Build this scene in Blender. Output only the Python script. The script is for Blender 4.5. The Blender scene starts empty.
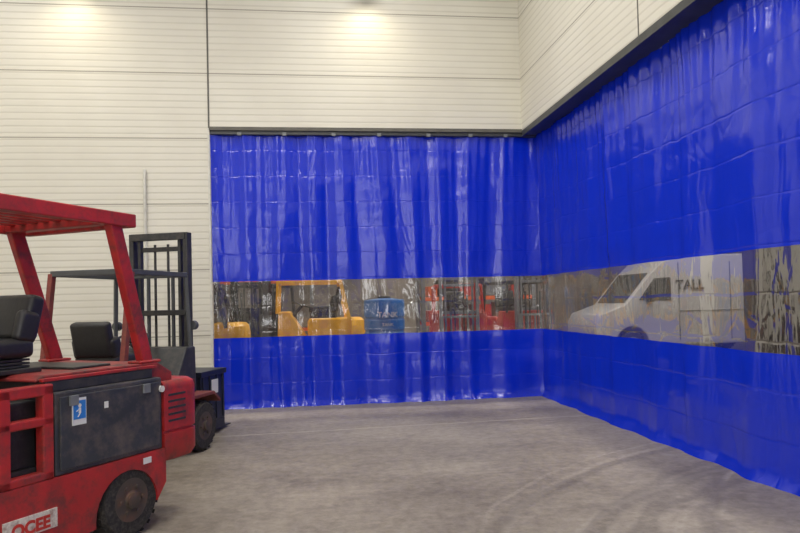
import bpy, bmesh, math, random
from mathutils import Vector, Matrix, noise
random.seed(4)
scene = bpy.context.scene
COL = scene.collection
scene.view_settings.view_transform = 'Standard'

# ---------------------------------------------------------------- materials
def nodes(m):
    m.use_nodes = True
    nt = m.node_tree
    nt.nodes.clear()
    return nt, nt.nodes, nt.links

def N(nt, t, **kw):
    n = nt.nodes.new(t)
    for k, v in kw.items():
        setattr(n, k, v)
    return n

def mat(name, c, rough=0.5, metal=0.0, var=0.12, scale=6.0, bump=0.05, dirt=None, dirt_amt=0.0, coat=0.0, emit=0.0):
    m = bpy.data.materials.new(name)
    nt, ns, lk = nodes(m)
    out = N(nt, 'ShaderNodeOutputMaterial')
    p = N(nt, 'ShaderNodeBsdfPrincipled')
    lk.new(p.outputs[0], out.inputs[0])
    tc = N(nt, 'ShaderNodeTexCoord')
    nz = N(nt, 'ShaderNodeTexNoise')
    nz.inputs['Scale'].default_value = scale
    nz.inputs['Detail'].default_value = 6
    lk.new(tc.outputs['Object'], nz.inputs['Vector'])
    rp = N(nt, 'ShaderNodeValToRGB')
    rp.color_ramp.elements[0].position = 0.35
    rp.color_ramp.elements[1].position = 0.65
    rp.color_ramp.elements[0].color = (*[x * (1 - var) for x in c], 1)
    rp.color_ramp.elements[1].color = (*[min(1, x * (1 + var)) for x in c], 1)
    lk.new(nz.outputs[0], rp.inputs[0])
    colout = rp.outputs[0]
    if dirt:
        n2 = N(nt, 'ShaderNodeTexNoise')
        n2.inputs['Scale'].default_value = scale * 1.7
        n2.inputs['Detail'].default_value = 10
        n2.inputs['Roughness'].default_value = 0.7
        lk.new(tc.outputs['Object'], n2.inputs['Vector'])
        r2 = N(nt, 'ShaderNodeValToRGB')
        r2.color_ramp.elements[0].position = 0.45
        r2.color_ramp.elements[1].position = 0.66
        r2.color_ramp.elements[1].color = (dirt_amt,) * 3 + (1,)
        lk.new(n2.outputs[0], r2.inputs[0])
        mx = N(nt, 'ShaderNodeMix', data_type='RGBA')
        lk.new(r2.outputs[0], mx.inputs[0])
        lk.new(colout, mx.inputs[6])
        mx.inputs[7].default_value = (*dirt, 1)
        colout = mx.outputs[2]
    lk.new(colout, p.inputs['Base Color'])
    p.inputs['Roughness'].default_value = rough
    p.inputs['Metallic'].default_value = metal
    p.inputs['Coat Weight'].default_value = coat
    if emit:
        p.inputs['Emission Color'].default_value = (*c, 1)
        p.inputs['Emission Strength'].default_value = emit
    if bump:
        b = N(nt, 'ShaderNodeBump')
        b.inputs['Strength'].default_value = bump
        b.inputs['Distance'].default_value = 0.01
        lk.new(nz.outputs[0], b.inputs['Height'])
        lk.new(b.outputs[0], p.inputs['Normal'])
    return m

M = {}
M['red'] = mat('red_paint', (0.42, 0.022, 0.022), 0.45, dirt=(0.11, 0.032, 0.028), dirt_amt=0.85, scale=5)
M['deck'] = mat('grimy_red_deck', (0.30, 0.03, 0.028), 0.55, dirt=(0.05, 0.03, 0.027), dirt_amt=0.95, scale=4, bump=.2)
M['red2'] = mat('bright_red_paint', (0.5, 0.035, 0.025), 0.4)
M['redbrown'] = mat('rusty_red_paint', (0.22, 0.045, 0.035), 0.6, dirt=(0.06, 0.03, 0.02), dirt_amt=0.6)
M['black'] = mat('black_metal', (0.026, 0.027, 0.03), 0.5, dirt=(0.08, 0.07, 0.06), dirt_amt=0.6)
M['panel'] = mat('charcoal_panel', (0.036, 0.04, 0.046), 0.45, dirt=(0.14, 0.11, 0.09), dirt_amt=0.7, scale=4)
M['rubber'] = mat('tyre_rubber', (0.022, 0.021, 0.02), 0.85, scale=20, bump=0.3, dirt=(0.12, 0.1, 0.085), dirt_amt=0.5)
M['vinyl'] = mat('black_vinyl', (0.02, 0.02, 0.022), 0.42, scale=30, bump=0.2)
M['steel'] = mat('steel', (0.3, 0.3, 0.3), 0.4, 0.8)
M['grey'] = mat('grey_paint', (0.17, 0.18, 0.19), 0.5)
M['guardgrey'] = mat('dark_grey_paint', (0.07, 0.075, 0.08), 0.5)
M['hubdark'] = mat('hub_dark', (0.07, 0.055, 0.045), 0.6, dirt=(0.16, 0.07, 0.04), dirt_amt=0.6)
M['yellow'] = mat('yellow_paint', (0.85, 0.43, 0.01), 0.4)
M['white'] = mat('pale_grey_paint', (0.46, 0.46, 0.47), 0.4, var=0.03, coat=0.2)
M['whitelabel'] = mat('white_label', (0.7, 0.7, 0.68), 0.5, var=0.04, bump=0)
M['platelabel'] = mat('worn_label', (0.66, 0.62, 0.56), 0.6, var=0.06, bump=0, scale=12, dirt=(0.25, 0.12, 0.1), dirt_amt=0.8)
M['bluelabel'] = mat('blue_label', (0.03, 0.2, 0.6), 0.4, var=0.05, bump=0)
M['bluetank'] = mat('blue_plastic', (0.01, 0.14, 0.42), 0.4)
M['glass'] = mat('dark_glass', (0.08, 0.085, 0.09), 0.08, var=0.05, bump=0)
M['darkgreytext'] = mat('grey_lettering', (0.09, 0.09, 0.1), 0.5, bump=0)
M['redtext'] = mat('red_lettering', (0.5, 0.03, 0.02), 0.5, bump=0)
M['orange'] = mat('orange_paint', (0.8, 0.13, 0.02), 0.45)
M['wood'] = mat('brown_wood', (0.12, 0.085, 0.065), 0.7, scale=9, bump=0.2, var=0.3)
M['card'] = mat('cardboard', (0.28, 0.2, 0.14), 0.8)
M['cabinet'] = mat('brown_cabinet_paint', (0.055, 0.042, 0.036), 0.5, scale=2)
M['rail'] = mat('rail_metal', (0.07, 0.073, 0.078), 0.45, 0.3)
M['crate'] = mat('dark_plastic', (0.014, 0.018, 0.03), 0.4)
M['daylight'] = mat('daylight_panel', (0.9, 0.95, 1.0), 0.5, var=0.05, bump=0, emit=0.9)
M['added_glow'] = mat('added_glow_panel', (0.97, 0.98, 1.0), 0.5, var=0.02, bump=0, emit=4.0)  # emitter for the panels added behind the camera
M['darktrim'] = mat('dark_joint', (0.12, 0.115, 0.1), 0.7)
M['palewhite'] = mat('pale_trim', (0.62, 0.61, 0.56), 0.5)
M['ceil'] = mat('ceiling_steel', (0.4, 0.4, 0.38), 0.6)
M['farwall'] = mat('taupe_panel', (0.27, 0.235, 0.205), 0.7, var=0.35, scale=0.8)

def wall_mat():
    m = bpy.data.materials.new('ribbed_cream_panel')
    nt, ns, lk = nodes(m)
    out = N(nt, 'ShaderNodeOutputMaterial')
    p = N(nt, 'ShaderNodeBsdfPrincipled')
    lk.new(p.outputs[0], out.inputs[0])
    g = N(nt, 'ShaderNodeNewGeometry')
    sp = N(nt, 'ShaderNodeSeparateXYZ')
    lk.new(g.outputs['Position'], sp.inputs[0])
    def math_(op, a, b=None):
        n = N(nt, 'ShaderNodeMath', operation=op)
        for i, v in enumerate((a, b)):
            if v is None: continue
            if isinstance(v, (int, float)): n.inputs[i].default_value = v
            else: lk.new(v, n.inputs[i])
        return n.outputs[0]
    z = sp.outputs[2]
    rib = math_('FRACT', math_('DIVIDE', z, 0.095))
    ribm = math_('MINIMUM', math_('MULTIPLY', math_('PINGPONG', rib, 0.5), 5.0), 1.0)
    jt = math_('FRACT', math_('DIVIDE', math_('SUBTRACT', z, 4.87 - 0.95 * 8), 0.95))
    jm = math_('GREATER_THAN', jt, 0.018)
    hgt = math_('MULTIPLY', ribm, jm)
    nz = N(nt, 'ShaderNodeTexNoise')
    nz.inputs['Scale'].default_value = 0.9
    nz.inputs['Detail'].default_value = 5
    lk.new(g.outputs['Position'], nz.inputs['Vector'])
    rp = N(nt, 'ShaderNodeValToRGB')
    rp.color_ramp.elements[0].color = (0.65, 0.625, 0.545, 1)
    rp.color_ramp.elements[1].color = (0.73, 0.71, 0.63, 1)
    rp.color_ramp.elements[0].position = .3
    rp.color_ramp.elements[1].position = .7
    lk.new(nz.outputs[0], rp.inputs[0])
    mx = N(nt, 'ShaderNodeMix', data_type='RGBA')
    lk.new(ribm, mx.inputs[0])
    mx.inputs[6].default_value = (0.58, 0.555, 0.48, 1)
    lk.new(rp.outputs[0], mx.inputs[7])
    mx2 = N(nt, 'ShaderNodeMix', data_type='RGBA')
    lk.new(jm, mx2.inputs[0])
    mx2.inputs[6].default_value = (0.34, 0.32, 0.27, 1)
    lk.new(mx.outputs[2], mx2.inputs[7])
    lk.new(mx2.outputs[2], p.inputs['Base Color'])
    p.inputs['Roughness'].default_value = 0.5
    b = N(nt, 'ShaderNodeBump')
    b.inputs['Strength'].default_value = 0.22
    b.inputs['Distance'].default_value = 0.01
    lk.new(hgt, b.inputs['Height'])
    lk.new(b.outputs[0], p.inputs['Normal'])
    return m
M['wall'] = wall_mat()

def floor_mat():
    m = bpy.data.materials.new('worn_concrete')
    nt, ns, lk = nodes(m)
    out = N(nt, 'ShaderNodeOutputMaterial')
    p = N(nt, 'ShaderNodeBsdfPrincipled')
    lk.new(p.outputs[0], out.inputs[0])
    g = N(nt, 'ShaderNodeNewGeometry')
    pos = g.outputs['Position']
    def noise_(s, d=8, r=0.6, vec=None):
        n = N(nt, 'ShaderNodeTexNoise')
        n.inputs['Scale'].default_value = s
        n.inputs['Detail'].default_value = d
        n.inputs['Roughness'].default_value = r
        lk.new(vec or pos, n.inputs['Vector'])
        return n.outputs[0]
    def math_(op, a, b=None, c=None):
        n = N(nt, 'ShaderNodeMath', operation=op)
        for i, v in enumerate((a, b, c)):
            if v is None: continue
            if isinstance(v, (int, float)): n.inputs[i].default_value = v
            else: lk.new(v, n.inputs[i])
        return n.outputs[0]
    a = noise_(0.7, 8, 0.65)
    b = noise_(11, 9, 0.75)
    mpg = N(nt, 'ShaderNodeMapping')
    mpg.inputs['Scale'].default_value = (0.6, 1.8, 1)
    mpg.inputs['Rotation'].default_value = (0, 0, 0.12)
    lk.new(pos, mpg.inputs[0])
    c = noise_(1.2, 6, 0.6, mpg.outputs[0])
    s = math_('ADD', math_('MULTIPLY', a, 0.35), math_('ADD', math_('MULTIPLY', b, 0.45), math_('MULTIPLY', c, 0.2)))
    rp = N(nt, 'ShaderNodeValToRGB')
    e = rp.color_ramp.elements
    e[0].position = 0.39; e[0].color = (0.165, 0.138, 0.106, 1)
    e[1].position = 0.61; e[1].color = (0.37, 0.325, 0.265, 1)
    lk.new(s, rp.inputs[0])
    col = rp.outputs[0]
    wn = N(nt, 'ShaderNodeTexNoise'); wn.inputs['Scale'].default_value = 0.6; lk.new(pos, wn.inputs['Vector'])
    wob = math_('MULTIPLY', math_('SUBTRACT', wn.outputs[0], 0.5), 0.35)
    def ring(cx, cy, r, w):
        v = N(nt, 'ShaderNodeVectorMath', operation='DISTANCE')
        lk.new(pos, v.inputs[0]); v.inputs[1].default_value = (cx, cy, 0)
        d = math_('ABSOLUTE', math_('SUBTRACT', math_('ADD', v.outputs['Value'], wob), r))
        mr = N(nt, 'ShaderNodeMapRange'); lk.new(d, mr.inputs[0])
        mr.inputs[1].default_value = w; mr.inputs[2].default_value = w * 0.4
        return mr.outputs[0]
    def rings(lst):
        tot = None
        for q_ in lst:
            q = ring(*q_)
            tot = q if tot is None else math_('ADD', tot, q)
        return math_('MINIMUM', tot, 1.0)
    br = noise_(18, 6, 0.75)
    mb = N(nt, 'ShaderNodeMapRange'); lk.new(br, mb.inputs[0]); mb.inputs[1].default_value = .38; mb.inputs[2].default_value = .6
    lg = noise_(0.8, 3, 0.5)
    ml = N(nt, 'ShaderNodeMapRange'); lk.new(lg, ml.inputs[0]); ml.inputs[1].default_value = .38; ml.inputs[2].default_value = .6
    lgt = rings([(4.2, 2.6, 3.05, .05), (4.9, 2.9, 3.95, .05), (4.9, 2.9, 4.12, .03), (4.0, 3.2, 2.0, .045), (4.6, 3.9, 1.9, .035)])
    mask = math_('MULTIPLY', lgt, math_('MULTIPLY', mb.outputs[0], math_('MULTIPLY_ADD', ml.outputs[0], 0.36, 0.16)))
    mx = N(nt, 'ShaderNodeMix', data_type='RGBA')
    lk.new(mask, mx.inputs[0]); lk.new(col, mx.inputs[6])
    mx.inputs[7].default_value = (0.50, 0.45, 0.38, 1)
    drk = rings([(4.5, 2.4, 3.35, .09), (4.9, 2.5, 3.62, .07), (5.2, 2.2, 4.6, .08), (4.3, 3.4, 2.35, .08), (7, 2, 5.0, .09), (4.2, 2.6, 2.75, .07)])
    maskd = math_('MULTIPLY', drk, math_('MULTIPLY_ADD', mb.outputs[0], 0.35, 0.15))
    mxd = N(nt, 'ShaderNodeMix', data_type='RGBA')
    lk.new(maskd, mxd.inputs[0]); lk.new(mx.outputs[2], mxd.inputs[6])
    mxd.inputs[7].default_value = (0.10, 0.085, 0.07, 1)
    sp = N(nt, 'ShaderNodeSeparateXYZ'); lk.new(pos, sp.inputs[0])
    ln = math_('LESS_THAN', math_('ABSOLUTE', math_('SUBTRACT', math_('ADD', sp.outputs[1], math_('MULTIPLY', sp.outputs[0], -0.06)), 8.35)), 0.022)
    ln = math_('MULTIPLY', ln, 0.45)
    mx3 = N(nt, 'ShaderNodeMix', data_type='RGBA')
    lk.new(ln, mx3.inputs[0]); lk.new(mxd.outputs[2], mx3.inputs[6])
    mx3.inputs[7].default_value = (0.54, 0.49, 0.38, 1)
    st = noise_(2.6, 10, 0.75)
    r2 = N(nt, 'ShaderNodeValToRGB')
    r2.color_ramp.elements[0].position = 0.54
    r2.color_ramp.elements[1].position = 0.70
    r2.color_ramp.elements[1].color = (.6, .6, .6, 1)
    lk.new(st, r2.inputs[0])
    mx4 = N(nt, 'ShaderNodeMix', data_type='RGBA')
    lk.new(r2.outputs[0], mx4.inputs[0]); lk.new(mx3.outputs[2], mx4.inputs[6])
    mx4.inputs[7].default_value = (0.11, 0.09, 0.07, 1)
    lk.new(mx4.outputs[2], p.inputs['Base Color'])
    rr = N(nt, 'ShaderNodeMapRange')
    rr.inputs[3].default_value = 0.36; rr.inputs[4].default_value = 0.62
    lk.new(a, rr.inputs[0])
    lk.new(rr.outputs[0], p.inputs['Roughness'])
    p.inputs['Specular IOR Level'].default_value = 0.4
    bp = N(nt, 'ShaderNodeBump')
    bp.inputs['Strength'].default_value = 0.2; bp.inputs['Distance'].default_value = 0.01
    lk.new(b, bp.inputs['Height']); lk.new(bp.outputs[0], p.inputs['Normal'])
    return m
M['floor'] = floor_mat()

def crease_bump(nt, lk, strength, vertical_scale):
    g = N(nt, 'ShaderNodeNewGeometry')
    mp = N(nt, 'ShaderNodeMapping')
    mp.inputs['Scale'].default_value = (1.0, 1.0, vertical_scale)
    lk.new(g.outputs['Position'], mp.inputs[0])
    n1 = N(nt, 'ShaderNodeTexNoise'); n1.inputs['Scale'].default_value = 2.6; n1.inputs['Detail'].default_value = 3
    n1.inputs['Distortion'].default_value = 0.7
    lk.new(mp.outputs[0], n1.inputs['Vector'])
    sp = N(nt, 'ShaderNodeSeparateXYZ'); lk.new(g.outputs['Position'], sp.inputs[0])
    n2 = N(nt, 'ShaderNodeTexVoronoi'); n2.feature = 'DISTANCE_TO_EDGE'
    n2.inputs['Scale'].default_value = 2.2
    lk.new(g.outputs['Position'], n2.inputs['Vector'])
    m2 = N(nt, 'ShaderNodeMath', operation='MINIMUM'); lk.new(n2.outputs[0], m2.inputs[0]); m2.inputs[1].default_value = 0.06
    wb = N(nt, 'ShaderNodeMath', operation='MULTIPLY_ADD'); lk.new(n1.outputs[0], wb.inputs[0]); wb.inputs[1].default_value = 0.05; lk.new(sp.outputs[2], wb.inputs[2])
    fr = N(nt, 'ShaderNodeMath', operation='PINGPONG'); lk.new(wb.outputs[0], fr.inputs[0]); fr.inputs[1].default_value = 0.19
    fm = N(nt, 'ShaderNodeMath', operation='MINIMUM'); lk.new(fr.outputs[0], fm.inputs[0]); fm.inputs[1].default_value = 0.014
    sx = N(nt, 'ShaderNodeMath', operation='ADD'); lk.new(sp.outputs[0], sx.inputs[0]); lk.new(sp.outputs[1], sx.inputs[1])
    f2 = N(nt, 'ShaderNodeMath', operation='PINGPONG'); lk.new(sx.outputs[0], f2.inputs[0]); f2.inputs[1].default_value = 0.31
    fm2 = N(nt, 'ShaderNodeMath', operation='MINIMUM'); lk.new(f2.outputs[0], fm2.inputs[0]); fm2.inputs[1].default_value = 0.012
    a1 = N(nt, 'ShaderNodeMath', operation='MULTIPLY_ADD'); lk.new(m2.outputs[0], a1.inputs[0]); a1.inputs[1].default_value = 0.6; lk.new(n1.outputs[0], a1.inputs[2])
    a2 = N(nt, 'ShaderNodeMath', operation='MULTIPLY_ADD'); lk.new(fm.outputs[0], a2.inputs[0]); a2.inputs[1].default_value = 5.0; lk.new(a1.outputs[0], a2.inputs[2])
    a3 = N(nt, 'ShaderNodeMath', operation='MULTIPLY_ADD'); lk.new(fm2.outputs[0], a3.inputs[0]); a3.inputs[1].default_value = 2.5; lk.new(a2.outputs[0], a3.inputs[2])
    b = N(nt, 'ShaderNodeBump'); b.inputs['Strength'].default_value = strength; b.inputs['Distance'].default_value = 0.05
    lk.new(a3.outputs[0], b.inputs['Height'])
    return b.outputs[0]

def curtain_mat():
    m = bpy.data.materials.new('blue_pvc')
    nt, ns, lk = nodes(m)
    out = N(nt, 'ShaderNodeOutputMaterial')
    p = N(nt, 'ShaderNodeBsdfPrincipled')
    p.inputs['Base Color'].default_value = (0.002, 0.026, 0.60, 1)
    p.inputs['Roughness'].default_value = 0.19
    p.inputs['Specular IOR Level'].default_value = 0.7
    nr = crease_bump(nt, lk, 0.62, 0.3)
    lk.new(nr, p.inputs['Normal'])
    t = N(nt, 'ShaderNodeBsdfTranslucent'); t.inputs[0].default_value = (0.004, 0.026, 0.75, 1)
    mx = N(nt, 'ShaderNodeMixShader'); mx.inputs[0].default_value = 0.10
    lk.new(p.outputs[0], mx.inputs[1]); lk.new(t.outputs[0], mx.inputs[2])
    lk.new(mx.outputs[0], out.inputs[0])
    return m
M['blue'] = curtain_mat()

def clear_mat():
    m = bpy.data.materials.new('clear_pvc')
    nt, ns, lk = nodes(m)
    out = N(nt, 'ShaderNodeOutputMaterial')
    t = N(nt, 'ShaderNodeBsdfTransparent'); t.inputs[0].default_value = (0.86, 0.83, 0.81, 1)
    g = N(nt, 'ShaderNodeBsdfGlossy'); g.inputs['Roughness'].default_value = 0.08
    g.inputs[0].default_value = (0.95, 0.95, 0.95, 1)
    d = N(nt, 'ShaderNodeBsdfDiffuse'); d.inputs[0].default_value = (0.40, 0.38, 0.36, 1)
    nr = crease_bump(nt, lk, 0.8, 0.3)
    lk.new(nr, g.inputs['Normal'])
    f = N(nt, 'ShaderNodeFresnel'); f.inputs[0].default_value = 1.45
    mu = N(nt, 'ShaderNodeMath', operation='MULTIPLY_ADD'); lk.new(f.outputs[0], mu.inputs[0]); mu.inputs[1].default_value = 0.9; mu.inputs[2].default_value = 0.06
    mn = N(nt, 'ShaderNodeMath', operation='MINIMUM'); lk.new(mu.outputs[0], mn.inputs[0]); mn.inputs[1].default_value = 0.30
    hz = N(nt, 'ShaderNodeMixShader'); hz.inputs[0].default_value = 0.07
    lk.new(t.outputs[0], hz.inputs[1]); lk.new(d.outputs[0], hz.inputs[2])
    mx = N(nt, 'ShaderNodeMixShader')
    lk.new(mn.outputs[0], mx.inputs[0]); lk.new(hz.outputs[0], mx.inputs[1]); lk.new(g.outputs[0], mx.inputs[2])
    lk.new(mx.outputs[0], out.inputs[0])
    return m
M['clear'] = clear_mat()

# ---------------------------------------------------------------- builders
class B:
    def __init__(s): s.bm = bmesh.new()
    def box(s, c, d, rot=None):
        r = bmesh.ops.create_cube(s.bm, size=1.0)
        mt = Matrix.Translation(c) @ (rot.to_4x4() if rot else Matrix()) @ Matrix.Diagonal((*d, 1))
        bmesh.ops.transform(s.bm, matrix=mt, verts=r['verts']); return s
    def bb(s, x0, x1, y0, y1, z0, z1):
        return s.box(((x0+x1)/2, (y0+y1)/2, (z0+z1)/2), (abs(x1-x0), abs(y1-y0), abs(z1-z0)))
    def beam(s, p0, p1, w, h):
        p0 = Vector(p0); p1 = Vector(p1); d = p1 - p0
        q = d.to_track_quat('Z', 'Y')
        return s.box((p0+p1)/2, (w, h, d.length), q.to_matrix())
    def cyl(s, p0, p1, r, r2=None, n=24):
        p0 = Vector(p0); p1 = Vector(p1); d = p1 - p0
        res = bmesh.ops.create_cone(s.bm, cap_ends=True, segments=n, radius1=r, radius2=r if r2 is None else r2, depth=d.length)
        mt = Matrix.Translation((p0+p1)/2) @ d.to_track_quat('Z', 'Y').to_matrix().to_4x4()
        bmesh.ops.transform(s.bm, matrix=mt, verts=res['verts']); return s
    def prism(s, pts, y0, y1):
        a = [s.bm.verts.new((x, y0, z)) for x, z in pts]
        b = [s.bm.verts.new((x, y1, z)) for x, z in pts]
        n = len(pts)
        s.bm.faces.new(a); s.bm.faces.new(b[::-1])
        for i in range(n): s.bm.faces.new((a[i], b[i], b[(i+1) % n], a[(i+1) % n]))
        return s
    def lathe(s, prof, c, n=40):
        c = Vector(c); rings = []
        for r, y in prof:
            rings.append([s.bm.verts.new((c.x + r*math.cos(2*math.pi*i/n), c.y + y, c.z + r*math.sin(2*math.pi*i/n))) for i in range(n)])
        for k in range(len(rings)-1):
            for i in range(n):
                s.bm.faces.new((rings[k][i], rings[k][(i+1) % n], rings[k+1][(i+1) % n], rings[k+1][i]))
        s.bm.faces.new(rings[0][::-1]); s.bm.faces.new(rings[-1]); return s
    def torus(s, c, R, r, axis=(0, 0, 1), n=32, k=8):
        q = Vector(axis).to_track_quat('Z', 'Y').to_matrix(); c = Vector(c); vs = []
        for i in range(n):
            a = 2*math.pi*i/n
            vs.append([s.bm.verts.new(c + q @ Vector(((R+r*math.cos(2*math.pi*j/k))*math.cos(a), (R+r*math.cos(2*math.pi*j/k))*math.sin(a), r*math.sin(2*math.pi*j/k)))) for j in range(k)])
        for i in range(n):
            for j in range(k):
                s.bm.faces.new((vs[i][j], vs[(i+1) % n][j], vs[(i+1) % n][(j+1) % k], vs[i][(j+1) % k]))
        return s
    def rings(s, rs):
        rr = [[s.bm.verts.new(p) for p in r] for r in rs]; n = len(rr[0])
        for k in range(len(rr)-1):
            for i in range(n): s.bm.faces.new((rr[k][i], rr[k][(i+1) % n], rr[k+1][(i+1) % n], rr[k+1][i]))
        s.bm.faces.new(rr[0][::-1]); s.bm.faces.new(rr[-1]); return s
    def obj(s, name, m, parent=None, bevel=0.0, smooth=False, label=None, seg=2):
        bmesh.ops.recalc_face_normals(s.bm, faces=s.bm.faces)
        me = bpy.data.meshes.new(name); s.bm.to_mesh(me); s.bm.free()
        co = [v.co for v in me.vertices]
        c = Vector([(min(v[i] for v in co) + max(v[i] for v in co))/2 for i in range(3)])
        me.transform(Matrix.Translation(-c))
        o = bpy.data.objects.new(name, me); COL.objects.link(o)
        o.location = c
        if parent: o.parent = parent
        me.materials.append(M[m])
        if bevel:
            b = o.modifiers.new('bv', 'BEVEL'); b.width = bevel; b.segments = seg; b.limit_method = 'ANGLE'; b.angle_limit = math.radians(40)
        if smooth:
            for f in me.polygons: f.use_smooth = True
            es = o.modifiers.new('es', 'EDGE_SPLIT'); es.split_angle = math.radians(38)
        if label: o['label'] = label
        return o

def empty(name, loc, rz, label, cat, group=None):
    e = bpy.data.objects.new(name, None); COL.objects.link(e)
    e.location = loc; e.rotation_euler = (0, 0, rz); e.empty_display_size = 0.2
    e['label'] = label; e['category'] = cat
    if group: e['group'] = group
    return e

def text(body, parent, loc, rot, size, m, extr=0.002, bold=0.0, name='lettering'):
    cu = bpy.data.curves.new(name, 'FONT'); cu.body = body; cu.size = size
    cu.extrude = extr; cu.offset = bold; cu.align_x = 'CENTER'; cu.align_y = 'CENTER'
    tmp = bpy.data.objects.new('tmp_text', cu); COL.objects.link(tmp)
    bpy.context.view_layer.update()
    dg = bpy.context.evaluated_depsgraph_get()
    me = bpy.data.meshes.new_from_object(tmp.evaluated_get(dg))
    bpy.data.objects.remove(tmp); me.name = name
    me.materials.clear(); me.materials.append(M[m])
    o = bpy.data.objects.new(name, me); COL.objects.link(o)
    o.parent = parent; o.location = loc; o.rotation_euler = rot
    return o

def struct(b, name, m, bevel=0):
    o = b.obj(name, m, None, bevel); o['kind'] = 'structure'; return o

# ---------------------------------------------------------------- shell
LX, RX, FY, BY, CZ = -7.0, 18.0, -4.0, 26.0, 8.0
WY = 10.35
SX = 3.30
SZ = 4.08
OX = -1.38
struct(B().bb(LX-.2, RX+.2, FY-.2, BY+.2, -.2, 0), 'floor', 'floor')
struct(B().bb(LX-.2, RX+.2, FY-.2, BY+.2, CZ, CZ+.2), 'ceiling', 'ceil')
struct(B().bb(LX-.2, LX, FY, BY, 0, CZ), 'wall_left', 'wall')
struct(B().bb(LX-.2, RX+.2, FY-.2, FY, 0, CZ), 'wall_front', 'wall')
struct(B().bb(LX-.2, RX+.2, BY, BY+.2, 0, CZ), 'wall_far', 'farwall')
struct(B().bb(RX, RX+.2, FY, BY, 0, CZ), 'wall_far_side', 'farwall')
struct(B().bb(LX, OX-.006, WY, WY+.25, 0, CZ), 'wall_back', 'wall')
struct(B().bb(OX+.006, SX+.3, WY, WY+.25, SZ, CZ), 'wall_back_upper', 'wall')
struct(B().bb(SX, SX+.3, FY, WY, SZ, CZ), 'wall_right_upper', 'wall')
struct(B().bb(OX-.012, OX+.012, WY-.004, WY+.2, SZ, CZ), 'trim_1', 'darktrim')
struct(B().bb(SX-.004, SX+.02, 6.49, 6.51, SZ, CZ), 'trim_2', 'darktrim')
struct(B().bb(OX-.02, OX+.006, WY-.012, WY+.0, 0, SZ), 'trim_3', 'palewhite')
struct(B().bb(OX, SX, WY-.015, WY+.003, SZ-.03, SZ+.02), 'trim_4', 'darktrim')
struct(B().bb(LX, OX-.03, WY-.02, WY, 0, .12), 'baseboard_back', 'palewhite')

c = B().cyl((-2.28, WY-.03, 0.12), (-2.28, WY-.03, 3.47), .022).obj('conduit_pipe', 'palewhite', smooth=True)
c['label'] = 'thin pale conduit pipe fixed to the ribbed wall'; c['category'] = 'pipe'

r = empty('curtain_rail', (0, 0, 0), 0, 'dark grey steel curtain track under the end wall', 'curtain rail')
B().bb(OX+.01, SX+.28, WY+.02, WY+.13, SZ-.085, SZ-.001).obj('track', 'rail', r, .006)
for x in (-.95, -.3, .42, 1.1, 1.85, 2.5, 3.05):
    B().bb(x-.03, x+.03, WY+.005, WY+.03, SZ-.10, SZ-.05).obj('bracket', 'grey', r, .003)
r = empty('curtain_rail', (0, 0, 0), 0, 'dark grey steel curtain track along the side bulkhead', 'curtain rail')
B().bb(SX+.06, SX+.29, FY+.05, WY-.0, SZ-.07, SZ-.001).obj('track', 'rail', r, .006)
B().bb(SX+.0, SX+.04, FY+.05, WY-.02, SZ-.09, SZ-.001).obj('edge_angle', 'rail', r, .004)

# ---------------------------------------------------------------- curtains
def fold(u, z, seed, kind):
    top = max(0, min(1, (z-1.2)/2.8))
    uu = u + .30*noise.noise(Vector((u*.9, z*.12, seed+20)))
    am = .4 + 1.1*abs(noise.noise(Vector((u*.6, z*.2, seed+40))))
    if kind == 'back':
        a = .036*am*math.sin(2*math.pi*uu/.52)
        a += .009*am*math.sin(2*math.pi*uu/.24 + .5*z)
        a += .008*top*top*math.sin(2*math.pi*uu/.125)
    else:
        a = .028*am*math.sin(2*math.pi*uu/.85)
        a += .008*am*math.sin(2*math.pi*uu/.33 + .5*z)
        a += .013*top**3*math.sin(2*math.pi*uu/.17)
    a += .035*noise.noise(Vector((u*.9, z*.55, seed)))
    a += .011*noise.noise(Vector((u*2.6, z*2.0, seed+7)))
    a += .010*noise.noise(Vector((u*1.2, z*5.0, seed+11)))
    return a

def curtain(kind, label, length, place, top, seed):
    root = empty('strip_curtain', place(length/2, 0, 0), 0, label, 'curtain')
    inv = Vector(root.location)
    for nm, mt, z0, z1, off in (('upper_sheet', 'blue', 1.85, top, 0), ('clear_window', 'clear', 1.01, 1.87, .002), ('lower_sheet', 'blue', None, 1.03, 0)):
        nx = int(length/.03); nz = int(((z1)-(z0 or 0.012))/.05)+1
        me = bpy.data.meshes.new(nm); vs = []; fs = []
        for i in range(nx+1):
            u = length*i/nx
            zb = z0 if z0 is not None else .001
            for j in range(nz+1):
                z = zb + (z1-zb)*j/nz
                dd = fold(u, z, seed, kind)
                if z0 is None and z < .12: dd -= .05*(1-z/.12)**2   # hem kicks out onto the floor
                p = place(u, dd+off, z) - inv
                vs.append(p)
        for i in range(nx):
            for j in range(nz):
                a = i*(nz+1)+j
                fs.append((a, a+nz+1, a+nz+2, a+1))
        me.from_pydata(vs, [], fs)
        for f in me.polygons: f.use_smooth = True
        me.materials.append(M[mt])
        o = bpy.data.objects.new(nm, me); COL.objects.link(o); o.parent = root
    return root
CX = SX+.27
curtain('back', 'blue PVC curtain with clear vision band under the end wall', CX-OX+.06,
        lambda u, d, z: Vector((OX+.01+u, WY+.085+d, z)), SZ-.08, 1.7)
curtain('side', 'long blue PVC curtain with clear vision band on side track', WY-FY+.05,
        lambda u, d, z: Vector((CX+d, FY+.1+u, z)), SZ-.065, 5.2)

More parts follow.
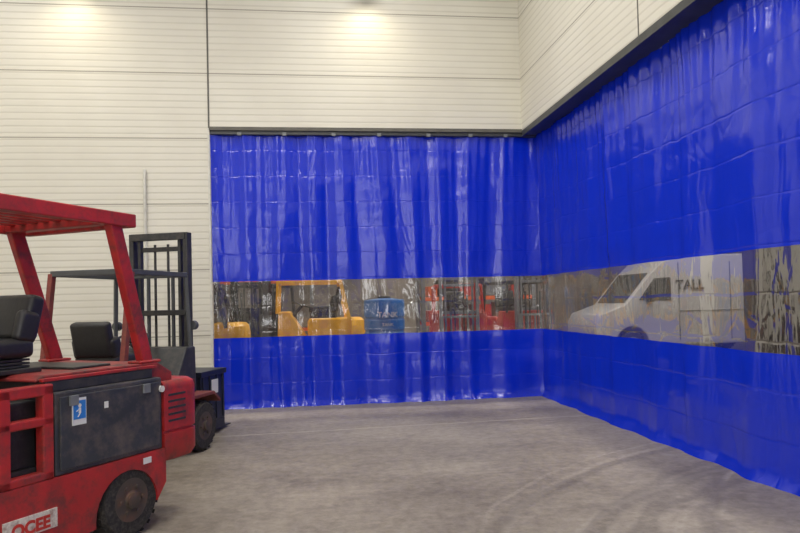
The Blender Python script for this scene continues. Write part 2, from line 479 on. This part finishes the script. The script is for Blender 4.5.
# ---------------------------------------------------------------- forklift pieces
def counterweight(xf, xr, hw, lv, cr, name, m, parent, k=10):
    rs = []
    for z, ins in lv:
        w = hw-ins; x = xr+ins; c_ = cr
        pts = [(xf, w)]
        for i in range(k+1):
            a = math.pi/2*i/k
            pts.append((x+c_ - c_*math.sin(a), w-c_+c_*math.cos(a)))
        for i in range(k+1):
            a = math.pi/2*(1-i/k)
            pts.append((x+c_ - c_*math.sin(a), -(w-c_+c_*math.cos(a))))
        pts.append((xf, -w))
        rs.append([(px, py, z) for px, py in pts])
    return B().rings(rs).obj(name, m, parent, smooth=True)

def wheel(parent, x, y, rad, w, hubm='hubdark'):
    sgn = 1 if y > 0 else -1
    h = w/2
    t = B().lathe([(rad*.55, -h), (rad*.88, -h), (rad*.97, -h*.75), (rad, -h*.35), (rad, h*.35), (rad*.97, h*.75), (rad*.88, h), (rad*.55, h)], (x, y, rad)).obj('wheel', 'rubber', parent, smooth=True)
    b = B().lathe([(rad*.56, -h*1.01), (rad*.56, h*1.01)], (0, 0, 0), 32)
    b.lathe([(rad*.47, h*.5), (rad*.2, h*1.1), (rad*.2, h*1.3), (rad*.05, h*1.35)] if sgn > 0 else [(rad*.05, -h*1.35), (rad*.2, -h*1.3), (rad*.2, -h*1.1), (rad*.47, -h*.5)], (0, 0, 0), 24)
    for i in range(6):
        a = math.pi*i/3
        b.cyl((rad*.36*math.cos(a), sgn*h*.9, rad*.36*math.sin(a)), (rad*.36*math.cos(a), sgn*h*1.15, rad*.36*math.sin(a)), rad*.05, n=8)
    b.obj('hub', hubm, t, smooth=True)
    lug = B()
    for i in range(22):
        a = 2*math.pi*i/22
        lug.box((rad*math.cos(a)*.992, 0, rad*math.sin(a)*.992), (rad*.03, w*.86, rad*.1), Matrix.Rotation(-a, 3, 'Y'))
    lg = lug.obj('tread', 'rubber', t)
    return t

def seat(parent, x, y, z, k=1.0):
    s = B().bb(x-.22, x+.26, y-.23, y+.23, z, z+.12).obj('seat', 'vinyl', parent, .04, True, seg=4)
    c = s.location
    q = Matrix.Rotation(-.25, 3, 'Y')
    b = B().box((x-.24-c.x, y-c.y, z+.10+.17*k-c.z), (.11, .40, .34*k), q)
    b.box((x-.18-c.x, y-.19-c.y, z+.19-c.z), (.14, .08, .2), q)
    b.box((x-.18-c.x, y+.19-c.y, z+.19-c.z), (.14, .08, .2), q)
    b.obj('backrest', 'vinyl', s, .036, True, seg=5)
    b = B()
    for i in range(4): b.bb(x-.2-c.x, x+.24-c.x, y-.2-c.y, y+.2-c.y, z-.02*i-.018-c.z, z-.02*i-.004-c.z)
    b.bb(x-.17-c.x, x+.2-c.x, y-.17-c.y, y+.17-c.y, z-.085-c.z, z+.02-c.z)
    b.obj('seat_suspension', 'black', s, .004)
    return s

def steering(parent, x, y, z0, z):
    o = B().cyl((x+.2, y, z0), (x, y, z), .028).obj('steering_column', 'black', parent, smooth=True)
    c = o.location
    ax = Vector((-.35, 0, 1)).normalized()
    b = B().torus(Vector((x, y, z))-c, .17, .013, ax)
    b.cyl(Vector((x, y, z-.02))-c, Vector((x, y, z+.02))-c, .04)
    q = ax.to_track_quat('Z', 'Y').to_matrix()
    for a in (0, 2.1, 4.2):
        b.beam(Vector((x, y, z))-c, Vector((x, y, z))-c + q @ Vector((.165*math.cos(a), .165*math.sin(a), 0)), .02, .01)
    b.obj('steering_wheel', 'black', o, smooth=True)

def forks_and_mast(root, x, hw, mz, mastm, forkz=.05, flen=1.0):
    m_ = B()
    for s in (-1, 1):
        m_.bb(x-.05, x+.05, s*hw-.028, s*hw+.028, .08, mz)
        m_.bb(x-.03, x+.035, s*(hw-.085)-.018, s*(hw-.085)+.018, .1, mz-.03)
    for z, h in ((.35, .1), (mz*.62, .06), (mz-.04, .08)):
        m_.bb(x-.06, x+.0, -hw, hw, z-h/2, z+h/2)
    m_.bb(x-.0, x+.04, -hw+.05, hw-.05, mz-.2, mz-.15)
    mo = m_.obj('mast', mastm, root, .006)
    c = mo.location
    for s in (-1, 1): B().cyl(Vector((x-.0, s*.15, .12))-c, Vector((x-.0, s*.15, mz*.8))-c, .02).obj('lift_cylinder', 'guardgrey', mo, smooth=True)
    for s in (-1, 1): B().bb(x+.02-c.x, x+.035-c.x, s*.08-.012, s*.08+.012, .3-c.z, mz-.12-c.z).obj('lift_chain', 'black', mo)
    b = B()
    for z in (forkz+.12, forkz+.42): b.bb(x+.055, x+.10, -hw-.06, hw+.06, z-.045, z+.045)
    for yy in (-.3, -.15, 0, .15, .3): b.bb(x+.06, x+.09, yy-.012, yy+.012, forkz+.46, forkz+.95)
    b.bb(x+.06, x+.09, -.34, .34, forkz+.93, forkz+.97)
    for s in (-1, 1): b.bb(x+.06, x+.09, s*(hw)-.02, s*hw+.02, forkz+.05, forkz+.95)
    b.obj('carriage', mastm, root, .004)
    for s in (-1, 1):
        B().prism([(x+.10, forkz+.5), (x+.10, forkz-.01), (x+.15, forkz-.04), (x+flen+.1, forkz-.035), (x+flen+.1, forkz-.02), (x+.17, forkz+.005), (x+.14, forkz+.03), (x+.14, forkz+.5)], s*.22-.05, s*.22+.05).obj('fork', 'black', root)

def forklift(loc, ang, label, body, guard, mastm, H=1.87, mz=2.32, hub='hubdark', group=None, pil=None, detail=True, scale=1.0):
    root = empty('forklift', loc, ang, label, 'forklift', group)
    root.scale = (scale,)*3
    B().prism([(-1.45, .3), (-1.45, .56), (-.14, .56), (-.14, .3), (-.4, .16), (-1.0, .16)], -.41, .41).obj('chassis', body, root, .01)
    B().prism([(-.56, .6), (-.56, .66), (-.3, 1.08), (-.12, 1.08), (-.10, .56), (-.56, .56)], -.52, .52).obj('cowl', body if not detail else 'black', root, .015)
    fy = .60 if detail else .5
    for s in (-1, 1):
        B().prism([(-.60, .42), (-.56, .60), (-.06, .60), (.08, .5), (.08, .47), (-.06, .565), (-.53, .565), (-.56, .42)], s*.42, s*(fy+.1)).obj('fender', body if not detail else 'redbrown', root, .004)
        wheel(root, -.24, s*fy, .26, .17, hub)
        wheel(root, -1.22, s*.44, .2, .13, hub)
    B().cyl((-.24, -fy, .26), (-.24, fy, .26), .05).obj('axle', 'black', root)
    hz = .86 if detail else .96
    B().prism([(-1.3, .56), (-1.3, hz), (-.62, hz), (-.58, hz-.06), (-.58, .56)], -.44, .44).obj('engine_hood', body if not detail else 'redbrown', root, .025)
    counterweight(-1.28, -1.52, .5, [(.3, .05), (.36, 0), (.8, 0), (.92, .02), (.96, .06)], .2, 'counterweight', body, root)
    seat(root, -.86, 0, hz+.08)
    steering(root, -.50, 0, .95, 1.18)
    g = B(); x0, x1, w = -1.12, -.12, .42; t = .04
    for s in (-1, 1):
        g.beam((x0, s*w, H-.03), (x1, s*w, H-.03), t, .05)
        g.beam((x1, s*w, H-.03), (x1+.02, s*(w+.03), 1.05), t, t)
    for xx in (x0, x1): g.bb(xx-.03, xx+.03, -w, w, H-.055, H)
    for i in range(1, 7):
        yy = -w+2*w*i/7
        g.bb(x0, x1, yy-.01, yy+.01, H-.03, H-.008)
    go = g.obj('overhead_guard', guard, root, .006)
    c = go.location
    for s in (-1, 1):
        B().beam(Vector((x0, s*w, H-.03))-c, Vector((x0-.14, s*w, .9))-c, t+.01, t+.02).obj('rear_pillar', pil or guard, go, .004)
    if detail:
        for s in (-1, 1):
            B().cyl((-.08, s*.46, 1.30), (-.02, s*.46, 1.30), .05).obj('headlamp', 'guardgrey', root, .004)
            B().bb(-.5, -.16, s*.515, s*.53, .68, .74).obj('side_stripe', 'redbrown', root, .004)
    forks_and_mast(root, .08, .33, mz, mastm, forkz=.06, flen=1.0)
    return root

A2 = math.radians(70.1)
fk2 = forklift((-1.65, 7.98, 0), A2, 'old black and rust-red forklift carrying a dark crate', 'black', 'guardgrey', 'black', pil='redbrown')

def place2(x, y, z=0):
    g = Vector((math.cos(A2), math.sin(A2), 0)); l = Vector((-g.y, g.x, 0))
    return Vector((-1.65, 7.98, 0)) + g*x + l*y + Vector((0, 0, z))
cr = empty('storage_crate', place2(.58, -.07, .067), A2, 'closed dark plastic storage crate with white label', 'crate')
b = B(); L, W, Hc = .58, .56, .66
b.bb(-L/2, L/2, -W/2, W/2, .1, Hc)
for s in (-1, 1):
    for i in range(4):
        t_ = -.24+.16*i
        b.bb(t_-.012, t_+.012, s*(W/2), s*(W/2+.012), .12, Hc); b.bb(s*(L/2), s*(L/2+.012), t_-.012, t_+.012, .12, Hc)
b.bb(-L/2-.02, L/2+.02, -W/2-.02, W/2+.02, Hc-.03, Hc+.03)
for s in (-1, 0, 1): b.bb(-L/2, L/2, s*.24-.04, s*.24+.04, 0, .1)
b.obj('crate_body', 'crate', cr, .006)
B().bb(-.06, .09, -W/2-.020, -W/2-.013, .42, .58).obj('paper_label', 'whitelabel', cr)

# --------- big red forklift
A0 = math.atan2(-.85, -.53)
R1 = empty('forklift', (-1.562, 5.207, 0), A0, 'red counterbalance forklift with charcoal side panel and red overhead guard', 'forklift')
hw = .565
arch = [(.18+.26*math.cos(a), .19+.26*math.sin(a)) for a in [math.pi*i/14 for i in range(15)]]
pts = [(-.16, .53), (-.16, .3), (-.08, .2)] + arch[::-1] + [(.44, .15), (1.12, .12), (1.12, .53)]
B().prism(pts, hw-.06, hw).obj('side_skirt', 'red', R1, .008)
B().prism(pts, -hw, -hw+.06).obj('side_skirt', 'red', R1, .008)
B().prism([(-.16, .51), (-.16, .45), (.5, .45), (.52, .2), (1.12, .16), (1.12, .51)], -hw+.06, hw-.06).obj('chassis', 'black', R1)
cw = counterweight(-.15, -.54, hw, [(.42, .06), (.435, .02), (.48, 0), (.62, 0), (.625, .012), (.64, .012), (.645, 0), (.93, 0), (.965, .008), (.985, .03)], .13, 'counterweight', 'red', R1, 14)
cc = cw.location
for s in (-1, 1):
    for k in range(5):
        B().bb(-.36-cc.x, -.19-cc.x, s*(hw-.003), s*(hw+.004), .70+.045*k-cc.z, .715+.045*k-cc.z).obj('vent_slot', 'black', cw)
B().bb(-.555-cc.x, -.53-cc.x, -.36, .36, .68-cc.z, .9-cc.z).obj('rear_grille', 'black', cw, .006)
bc = B().bb(-.14, .72, -.555, .555, .53, 1.02).obj('battery_case', 'panel', R1, .012)
c = bc.location
for s in (-1, 1):
    B().bb(-.11-c.x, .69-c.x, s*.555, s*.567, .56-c.z, .99-c.z).obj('side_panel', 'panel', bc, .008)
hd = B()
hd.prism([(-.30, .98), (-.30, 1.04), (-.16, 1.12), (.74, 1.12), (.80, 1.10), (.80, 1.085), (-.1, 1.085), (-.1, .98)], -.5, .5)
hd.obj('hood', 'deck', R1, .012)
B().bb(-.08, .76, -.53, .53, 1.02, 1.085).obj('hood_edge', 'black', R1, .006)
for s in (-1, 1): B().bb(-.12, .78, s*.505, s*.535, 1.085, 1.105).obj('hood_rim', 'red', R1, .004)
B().bb(.12, .42, -.36, .36, 1.12, 1.135).obj('hood_cover', 'black', R1, .006)
for x in (.02, .6): B().bb(x-.03, x+.03, .567, .582, .93, .99).obj('latch', 'grey', R1, .003)
for s in (-1, 1):
    b = B()
    y0, y1 = (hw-.07, hw+.0) if s > 0 else (-hw, -hw+.07)
    b.bb(.73, .80, y0, y1, .53, 1.07); b.bb(1.00, 1.07, y0, y1, .53, 1.07)
    b.bb(.73, 1.07, y0, y1, 1.01, 1.075); b.bb(.73, 1.07, y0, y1, .84, .89); b.bb(.73, 1.07, y0, y1, .53, .58)
    b.obj('entry_frame', 'red', R1, .01)
B().bb(.74, 1.1, -.48, .48, .53, .60).obj('floor_plate', 'black', R1)
B().bb(.76, 1.04, -.45, .45, .6, .98).obj('inner_box', 'black', R1, .01)
B().prism([(1.07, .14), (1.07, 1.02), (1.15, 1.12), (1.32, 1.12), (1.42, .85), (1.42, .62), (1.12, .60), (1.12, .14)], -.52, .52).obj('cowl', 'red', R1, .02)
for s in (-1, 1):
    B().prism([(1.10, .3), (1.14, .62), (1.28, .72), (1.62, .72), (1.76, .6), (1.78, .4), (1.74, .4), (1.72, .58), (1.6, .675), (1.3, .675), (1.18, .6), (1.14, .3)], s*.38, s*.575).obj('fender', 'red', R1, .006)
    wheel(R1, 1.47, s*.48, .30, .2)
    wheel(R1, .14, s*.465, .25, .17)
B().cyl((.14, -.38, .25), (.14, .38, .25), .05).obj('axle', 'black', R1)
B().cyl((1.47, -.4, .3), (1.47, .4, .3), .06).obj('axle', 'black', R1)
B().bb(1.3, 1.8, -.37, .37, .2, .62).obj('front_frame', 'black', R1, .01)
seat(R1, .80, 0.0, 1.21, .85)
B().bb(.55, 1.06, -.24, .24, 1.12, 1.15).obj('seat_base', 'black', R1, .006)
steering(R1, 1.12, 0, 1.05, 1.38)
for i in range(3): B().cyl((1.2, -.25-.06*i, 1.1), (1.12, -.25-.06*i, 1.35), .008).cyl((1.12, -.25-.06*i, 1.35), (1.113, -.25-.06*i, 1.375), .02).obj('lever', 'black', R1, smooth=True)
H = 2.13; w = .5; xr = .07
g = B()
for s in (-1, 1):
    g.beam((xr, s*w, H-.045), (1.4, s*w, H-.02), .05, .09)
g.bb(xr-.03, xr+.03, -w-.025, w+.025, H-.09, H); g.bb(1.37, 1.43, -w, w, H-.07, H+.02)
g.bb(xr+.10, xr+.2, -w, w, H-.08, H-.02)
for i in range(1, 9):
    yy = -w+2*w*i/9
    g.beam((xr, yy, H-.03), (1.4, yy, H-.01), .06, .022)
go = g.obj('overhead_guard', 'red', R1, .008)
c = go.location
for s in (-1, 1):
    g = B()
    g.beam(Vector((.20, s*(w-.03), H-.05))-c, Vector((-.11, s*(w-.06), 1.10))-c, .065, .10)
    g.box(Vector((-.10, s*(w-.06), 1.128))-c, (.2, .12, .02))
    g.obj('rear_pillar', 'red', go, .01)
    B().beam(Vector((1.38, s*(w-.01), H-.03))-c, Vector((1.3, s*.47, 1.08))-c, .06, .07).obj('front_pillar', 'red', go, .008)
for s in (-1, 1):
    B().cyl((-.12, s*.55, .94), (-.12, s*.580, .94), .022).obj('marker_lamp', 'whitelabel', R1)
l1 = B().bb(.51, .61, .567, .572, .81, .97).obj('safety_sticker', 'whitelabel', R1, label='white and blue safety sticker')
B().bb(-.044, .044, .0026, .005, -.045, .065).obj('sticker_print', 'bluelabel', l1)
b = B(); b.cyl((0, .004, .035), (0, .0065, .035), .012, n=16); b.beam((0, .006, .022), (.0, .006, -.01), .016, .003); b.beam((0, .006, -.01), (.016, .006, -.032), .01, .003); b.beam((0, .006, .015), (.026, .006, .002), .008, .003)
b.obj('sticker_figure', 'whitelabel', l1)
B().bb(.34, .37, .567, .571, .88, .92).obj('small_sticker', 'whitelabel', R1)
B().bb(-.02, .05, .565, .569, .46, .50).obj('small_sticker', 'whitelabel', R1)
pl = B().bb(.72, 1.06, .565, .572, .255, .365).obj('name_plate', 'platelabel', R1, .002)
text('OCEE', pl, (0, .0045, -.012), (math.pi/2, 0, math.pi), .095, 'redtext', .001, .004)
forks_and_mast(R1, 1.92, .38, 2.10, 'black', forkz=.06, flen=1.0)

# ---------------------------------------------------------------- things beyond the curtains
G = 'stored forklifts'
forklift((-2.95, 12.6, 0), math.radians(180), 'yellow forklift parked side-on close behind the curtain', 'yellow', 'black', 'black', H=1.5, mz=1.6, detail=False, group=G, scale=1.25)
forklift((-.75, 14.75, 0), math.radians(180), 'yellow forklift with yellow guard beside the blue tank', 'yellow', 'yellow', 'black', H=1.58, mz=1.7, detail=False, group=G, scale=1.25)
forklift((3.1, 14.3, 0), math.radians(262), 'red forklift with red guard facing the curtain', 'red2', 'red2', 'grey', H=1.6, mz=1.75, detail=False, group=G, scale=1.15)
forklift((4.75, 14.6, 0), math.radians(280), 'red forklift with black guard facing the curtain', 'red2', 'black', 'grey', H=1.65, mz=1.8, detail=False, group=G, scale=1.15)
forklift((-1.4, 17.4, 0), math.radians(250), 'dark forklift standing between two yellow forklifts', 'black', 'black', 'black', H=1.6, mz=1.8, detail=False, group=G, scale=1.25)
tk = empty('storage_tank', (1.42, 13.2, 0), 0, 'ribbed blue plastic storage tank with white lettering', 'tank')
b = B(); n = 36
prof = [(.36, 0), (.385, .03)]
z = .2
while z < 1.35:
    prof += [(.385, z), (.365, z+.02), (.365, z+.05), (.385, z+.07)]; z += .24
prof += [(.385, 1.5), (.37, 1.54), (.14, 1.57)]
b.rings([[(r_*math.cos(2*math.pi*i/n), r_*math.sin(2*math.pi*i/n), z_) for i in range(n)] for r_, z_ in prof]).obj('tank_body', 'bluetank', tk, smooth=True)
B().cyl((0, 0, 1.555), (0, 0, 1.61), .12).obj('tank_lid', 'black', tk, .005, True)
text('TANK', tk, (0.02, -.39, 1.26), (math.pi/2, 0, 0), .14, 'whitelabel', .003, .002)
text('TANK', tk, (0.02, -.39, 1.08), (math.pi/2, 0, 0), .08, 'whitelabel', .003, .001)

van = empty('van', (9.55, 17.0, 0), 0, 'pale grey-white panel van with grey lettering on its side', 'van')
prof = [(-2.62, .3), (-2.72, .5), (-2.72, .85), (-2.6, 1.08), (-1.95, 1.3), (-1.3, 2.05), (-1.0, 2.32), (-.4, 2.48), (2.5, 2.5), (2.64, 2.4), (2.72, 1.0), (2.72, .3)]
def arc(cx): return [(cx+.42*math.cos(a), .34+.42*math.sin(a)) for a in [math.pi*i/12 for i in range(13)]]
full = prof + [(2.1+.0, .3)] + arc(1.68) + [(1.2, .3), (-1.3, .3)] + arc(-1.8) + [(-2.25, .3)]
B().prism(full, -.95, .95).obj('van_body', 'white', van, .05, True, seg=3)
for s in (-1, 1):
    B().prism([(-1.62, 1.40), (-1.22, 1.92), (-.80, 1.94), (-.80, 1.38)], s*.94, s*.965).obj('side_window', 'glass', van)
B().prism([(-1.93, 1.34), (-1.9, 1.30), (-1.27, 2.03), (-1.31, 2.06)], -.8, .8).obj('windshield', 'glass', van)
for s in (-1, 1):
    B().bb(-.6, -.58, s*.94, s*.962, .4, 2.3).bb(.75, .77, s*.94, s*.962, .4, 2.3).bb(-.6, 2.6, s*.94, s*.962, 1.1, 1.12).obj('door_seam', 'grey', van)
    wheel(van, 1.68, s*.84, .33, .2, 'grey'); wheel(van, -1.8, s*.84, .33, .2, 'grey')
    B().bb(-1.45, -1.3, s*.95, s*1.12, 1.35, 1.6).obj('mirror', 'black', van, .02)
text('TALL', van, (-.3, -.97, 1.74), (math.pi/2, 0, 0), .33, 'darkgreytext', .004, .004)

def rack(loc, L, D, H, label, levels):
    rt = empty('pallet_rack', loc, 0, label, 'rack', 'pallet racks')
    for x in (0, L):
        b = B()
        for y in (0, D): b.bb(x-.05, x+.05, y-.04, y+.04, 0, H)
        z = .3
        while z < H-.4:
            b.beam((x, 0, z), (x, D, z+.4), .03, .03); z += .5
        b.obj('upright', 'grey', rt)
    for z in levels:
        for y in (0, D): B().bb(0, L, y-.03, y+.03, z-.05, z+.05).obj('beam', 'orange', rt)
        B().bb(.05, L-.05, -.03, D+.03, z+.05, z+.07).obj('shelf_board', 'wood', rt)
    return rt
rk = [((-2.6, 21, 0), 2.7, [.75, 2.2], ['card', 'red2', 'wood', 'crate', 'card', 'black']),
      ((3.0, 18.2, 0), 3.0, [.9, 1.55, 2.3], ['orange', 'red2', 'black', 'red2', 'card', 'orange', 'grey'])]
for (loc, L, lv, ms) in rk:
    rack(loc, L, 1.0, 3.2, 'grey and orange pallet rack loaded with boxes', lv)
    for z in [0]+lv:
        x = .15
        while x < L-.4:
            wd = random.choice([.25, .35, .5, .6]); hh = random.uniform(.25, .5)
            if x+wd > L-.1: break
            m_ = random.choice(ms)
            z0 = z+.07 if z else 0
            bx = B().bb(loc[0]+x, loc[0]+x+wd, loc[1]+.1, loc[1]+.85, z0, z0+hh).bb(loc[0]+x+wd*.45, loc[0]+x+wd*.55, loc[1]+.095, loc[1]+.855, z0, z0+hh+.003).obj('storage_box', m_, None, .006)
            bx['label'] = 'storage box on the pallet rack'; bx['category'] = 'box'; bx['group'] = 'boxes on pallet racks'
            x += wd + random.uniform(.05, .2)
for i, (x, y, sx, sy, hgt) in enumerate([(7.2, 10.15, .5, .6, 2.4), (7.0, 8.5, .8, .8, 2.5), (9.6, 10.6, 1.0, .8, 2.4)]):
    rt = empty('storage_cabinet', (x, y, 0), .05*i, 'tall dark brown metal storage cabinet beyond the side curtain', 'cabinet', 'tall cabinets')
    B().bb(-sx/2, sx/2, -sy/2, sy/2, .06, hgt).bb(-sx/2+.03, sx/2-.03, -sy/2+.03, sy/2-.03, 0, .07).obj('cabinet_body', 'cabinet', rt, .006)
    for s in (-1, 1):
        d = B().bb(-sx/2-.02, -sx/2, s*.005, s*(sy/2-.01), .1, hgt-.04).obj('door', 'cabinet', rt, .004)
        B().bb(-.035, -.01, -s*sy*.18-.01, -s*sy*.18+.01, -.1, .08).obj('handle', 'steel', d)

struct(B().bb(RX-.03, RX+.01, 18, 23, .3, 3.8), 'glow_panel_1', 'daylight')
for i, x in enumerate((-5.6, -3.0, -.4)):
    struct(B().bb(x, x+1.1, FY-.01, FY+.03, 1.0, 5.5), 'glow_panel_%d' % (i+2), 'added_glow')  # unseen glowing panels, added for streaks in the curtains and fill on the forklift

# ---------------------------------------------------------------- lamps
def lamp(x, y, z, power, size=.9, color=(1, .96, .88), small=False):
    rt = empty('pendant_lamp', (x, y, z), 0, 'grey high bay pendant lamp hanging from the hall ceiling', 'lamp', 'high bay lamps')
    if small:
        B().cyl((0, 0, .03), (0, 0, .22), .16, .08).obj('lamp_shade', 'grey', rt, smooth=True)
        B().cyl((0, 0, .22), (0, 0, CZ-z), .012, n=10).obj('suspension', 'black', rt)
        ld = bpy.data.lights.new('bulb', 'SPOT'); ld.spot_size = math.radians(150); ld.spot_blend = 1; ld.shadow_soft_size = .12
    else:
        B().bb(-size/2-.03, size/2+.03, -size/4-.03, size/4+.03, .02, .1).obj('lamp_shade', 'grey', rt, .01)
        for s in (-1, 1): B().cyl((s*size*.4, 0, .1), (s*size*.4, 0, CZ-z), .01, n=8).obj('suspension', 'black', rt)
        ld = bpy.data.lights.new('bulb', 'AREA'); ld.shape = 'RECTANGLE'; ld.size = size; ld.size_y = size/2
    ld.energy = power; ld.color = color
    lo = bpy.data.objects.new('bulb', ld); COL.objects.link(lo); lo.parent = rt
    return rt
for x, y in [(-4.2, 1.5), (0.2, 1.5), (-4.2, 5.2), (0.2, 5.2), (-4.2, 8.0), (1.0, 8.0), (-1.5, -2)]:
    lamp(x, y, 7.0, 118 if y < 8 else 85, 1.5)
lamp(-3.2, 9.95, 6.12, 46, small=True, color=(1, .88, .62))
lamp(.95, 9.95, 6.12, 46, small=True, color=(1, .88, .62))
for x, y in [(-2, 13), (3, 13), (1, 18), (7, 13.5), (7.5, 8), (7, 3), (10.5, 14.2), (5, 22)]:
    lamp(x, y, 6.6, 180, 1.5)  # unseen lamps for the bays beyond, with extra ones added to brighten the van

# ---------------------------------------------------------------- camera
th = math.atan(92/700); pt = math.radians(1.5); rl = math.radians(1.375)
fwd = Vector((math.sin(th)*math.cos(pt), math.cos(th)*math.cos(pt), math.sin(pt)))
right = fwd.cross(Vector((0, 0, 1))).normalized(); up = right.cross(fwd)
cu = up*math.cos(rl) + right*math.sin(rl); cr_ = right*math.cos(rl) - up*math.sin(rl)
mt = Matrix((cr_, cu, -fwd)).transposed().to_4x4(); mt.translation = (0, 0, 1.5)
cam = bpy.data.cameras.new('camera'); co = bpy.data.objects.new('camera', cam); COL.objects.link(co)
co.matrix_world = mt; cam.lens = 31.5; cam.sensor_width = 36; cam.shift_y = .021; cam.clip_end = 200
scene.camera = co
w = bpy.data.worlds.new('world'); scene.world = w; w.use_nodes = True
w.node_tree.nodes['Background'].inputs[0].default_value = (.5, .55, .6, 1); w.node_tree.nodes['Background'].inputs[1].default_value = .3
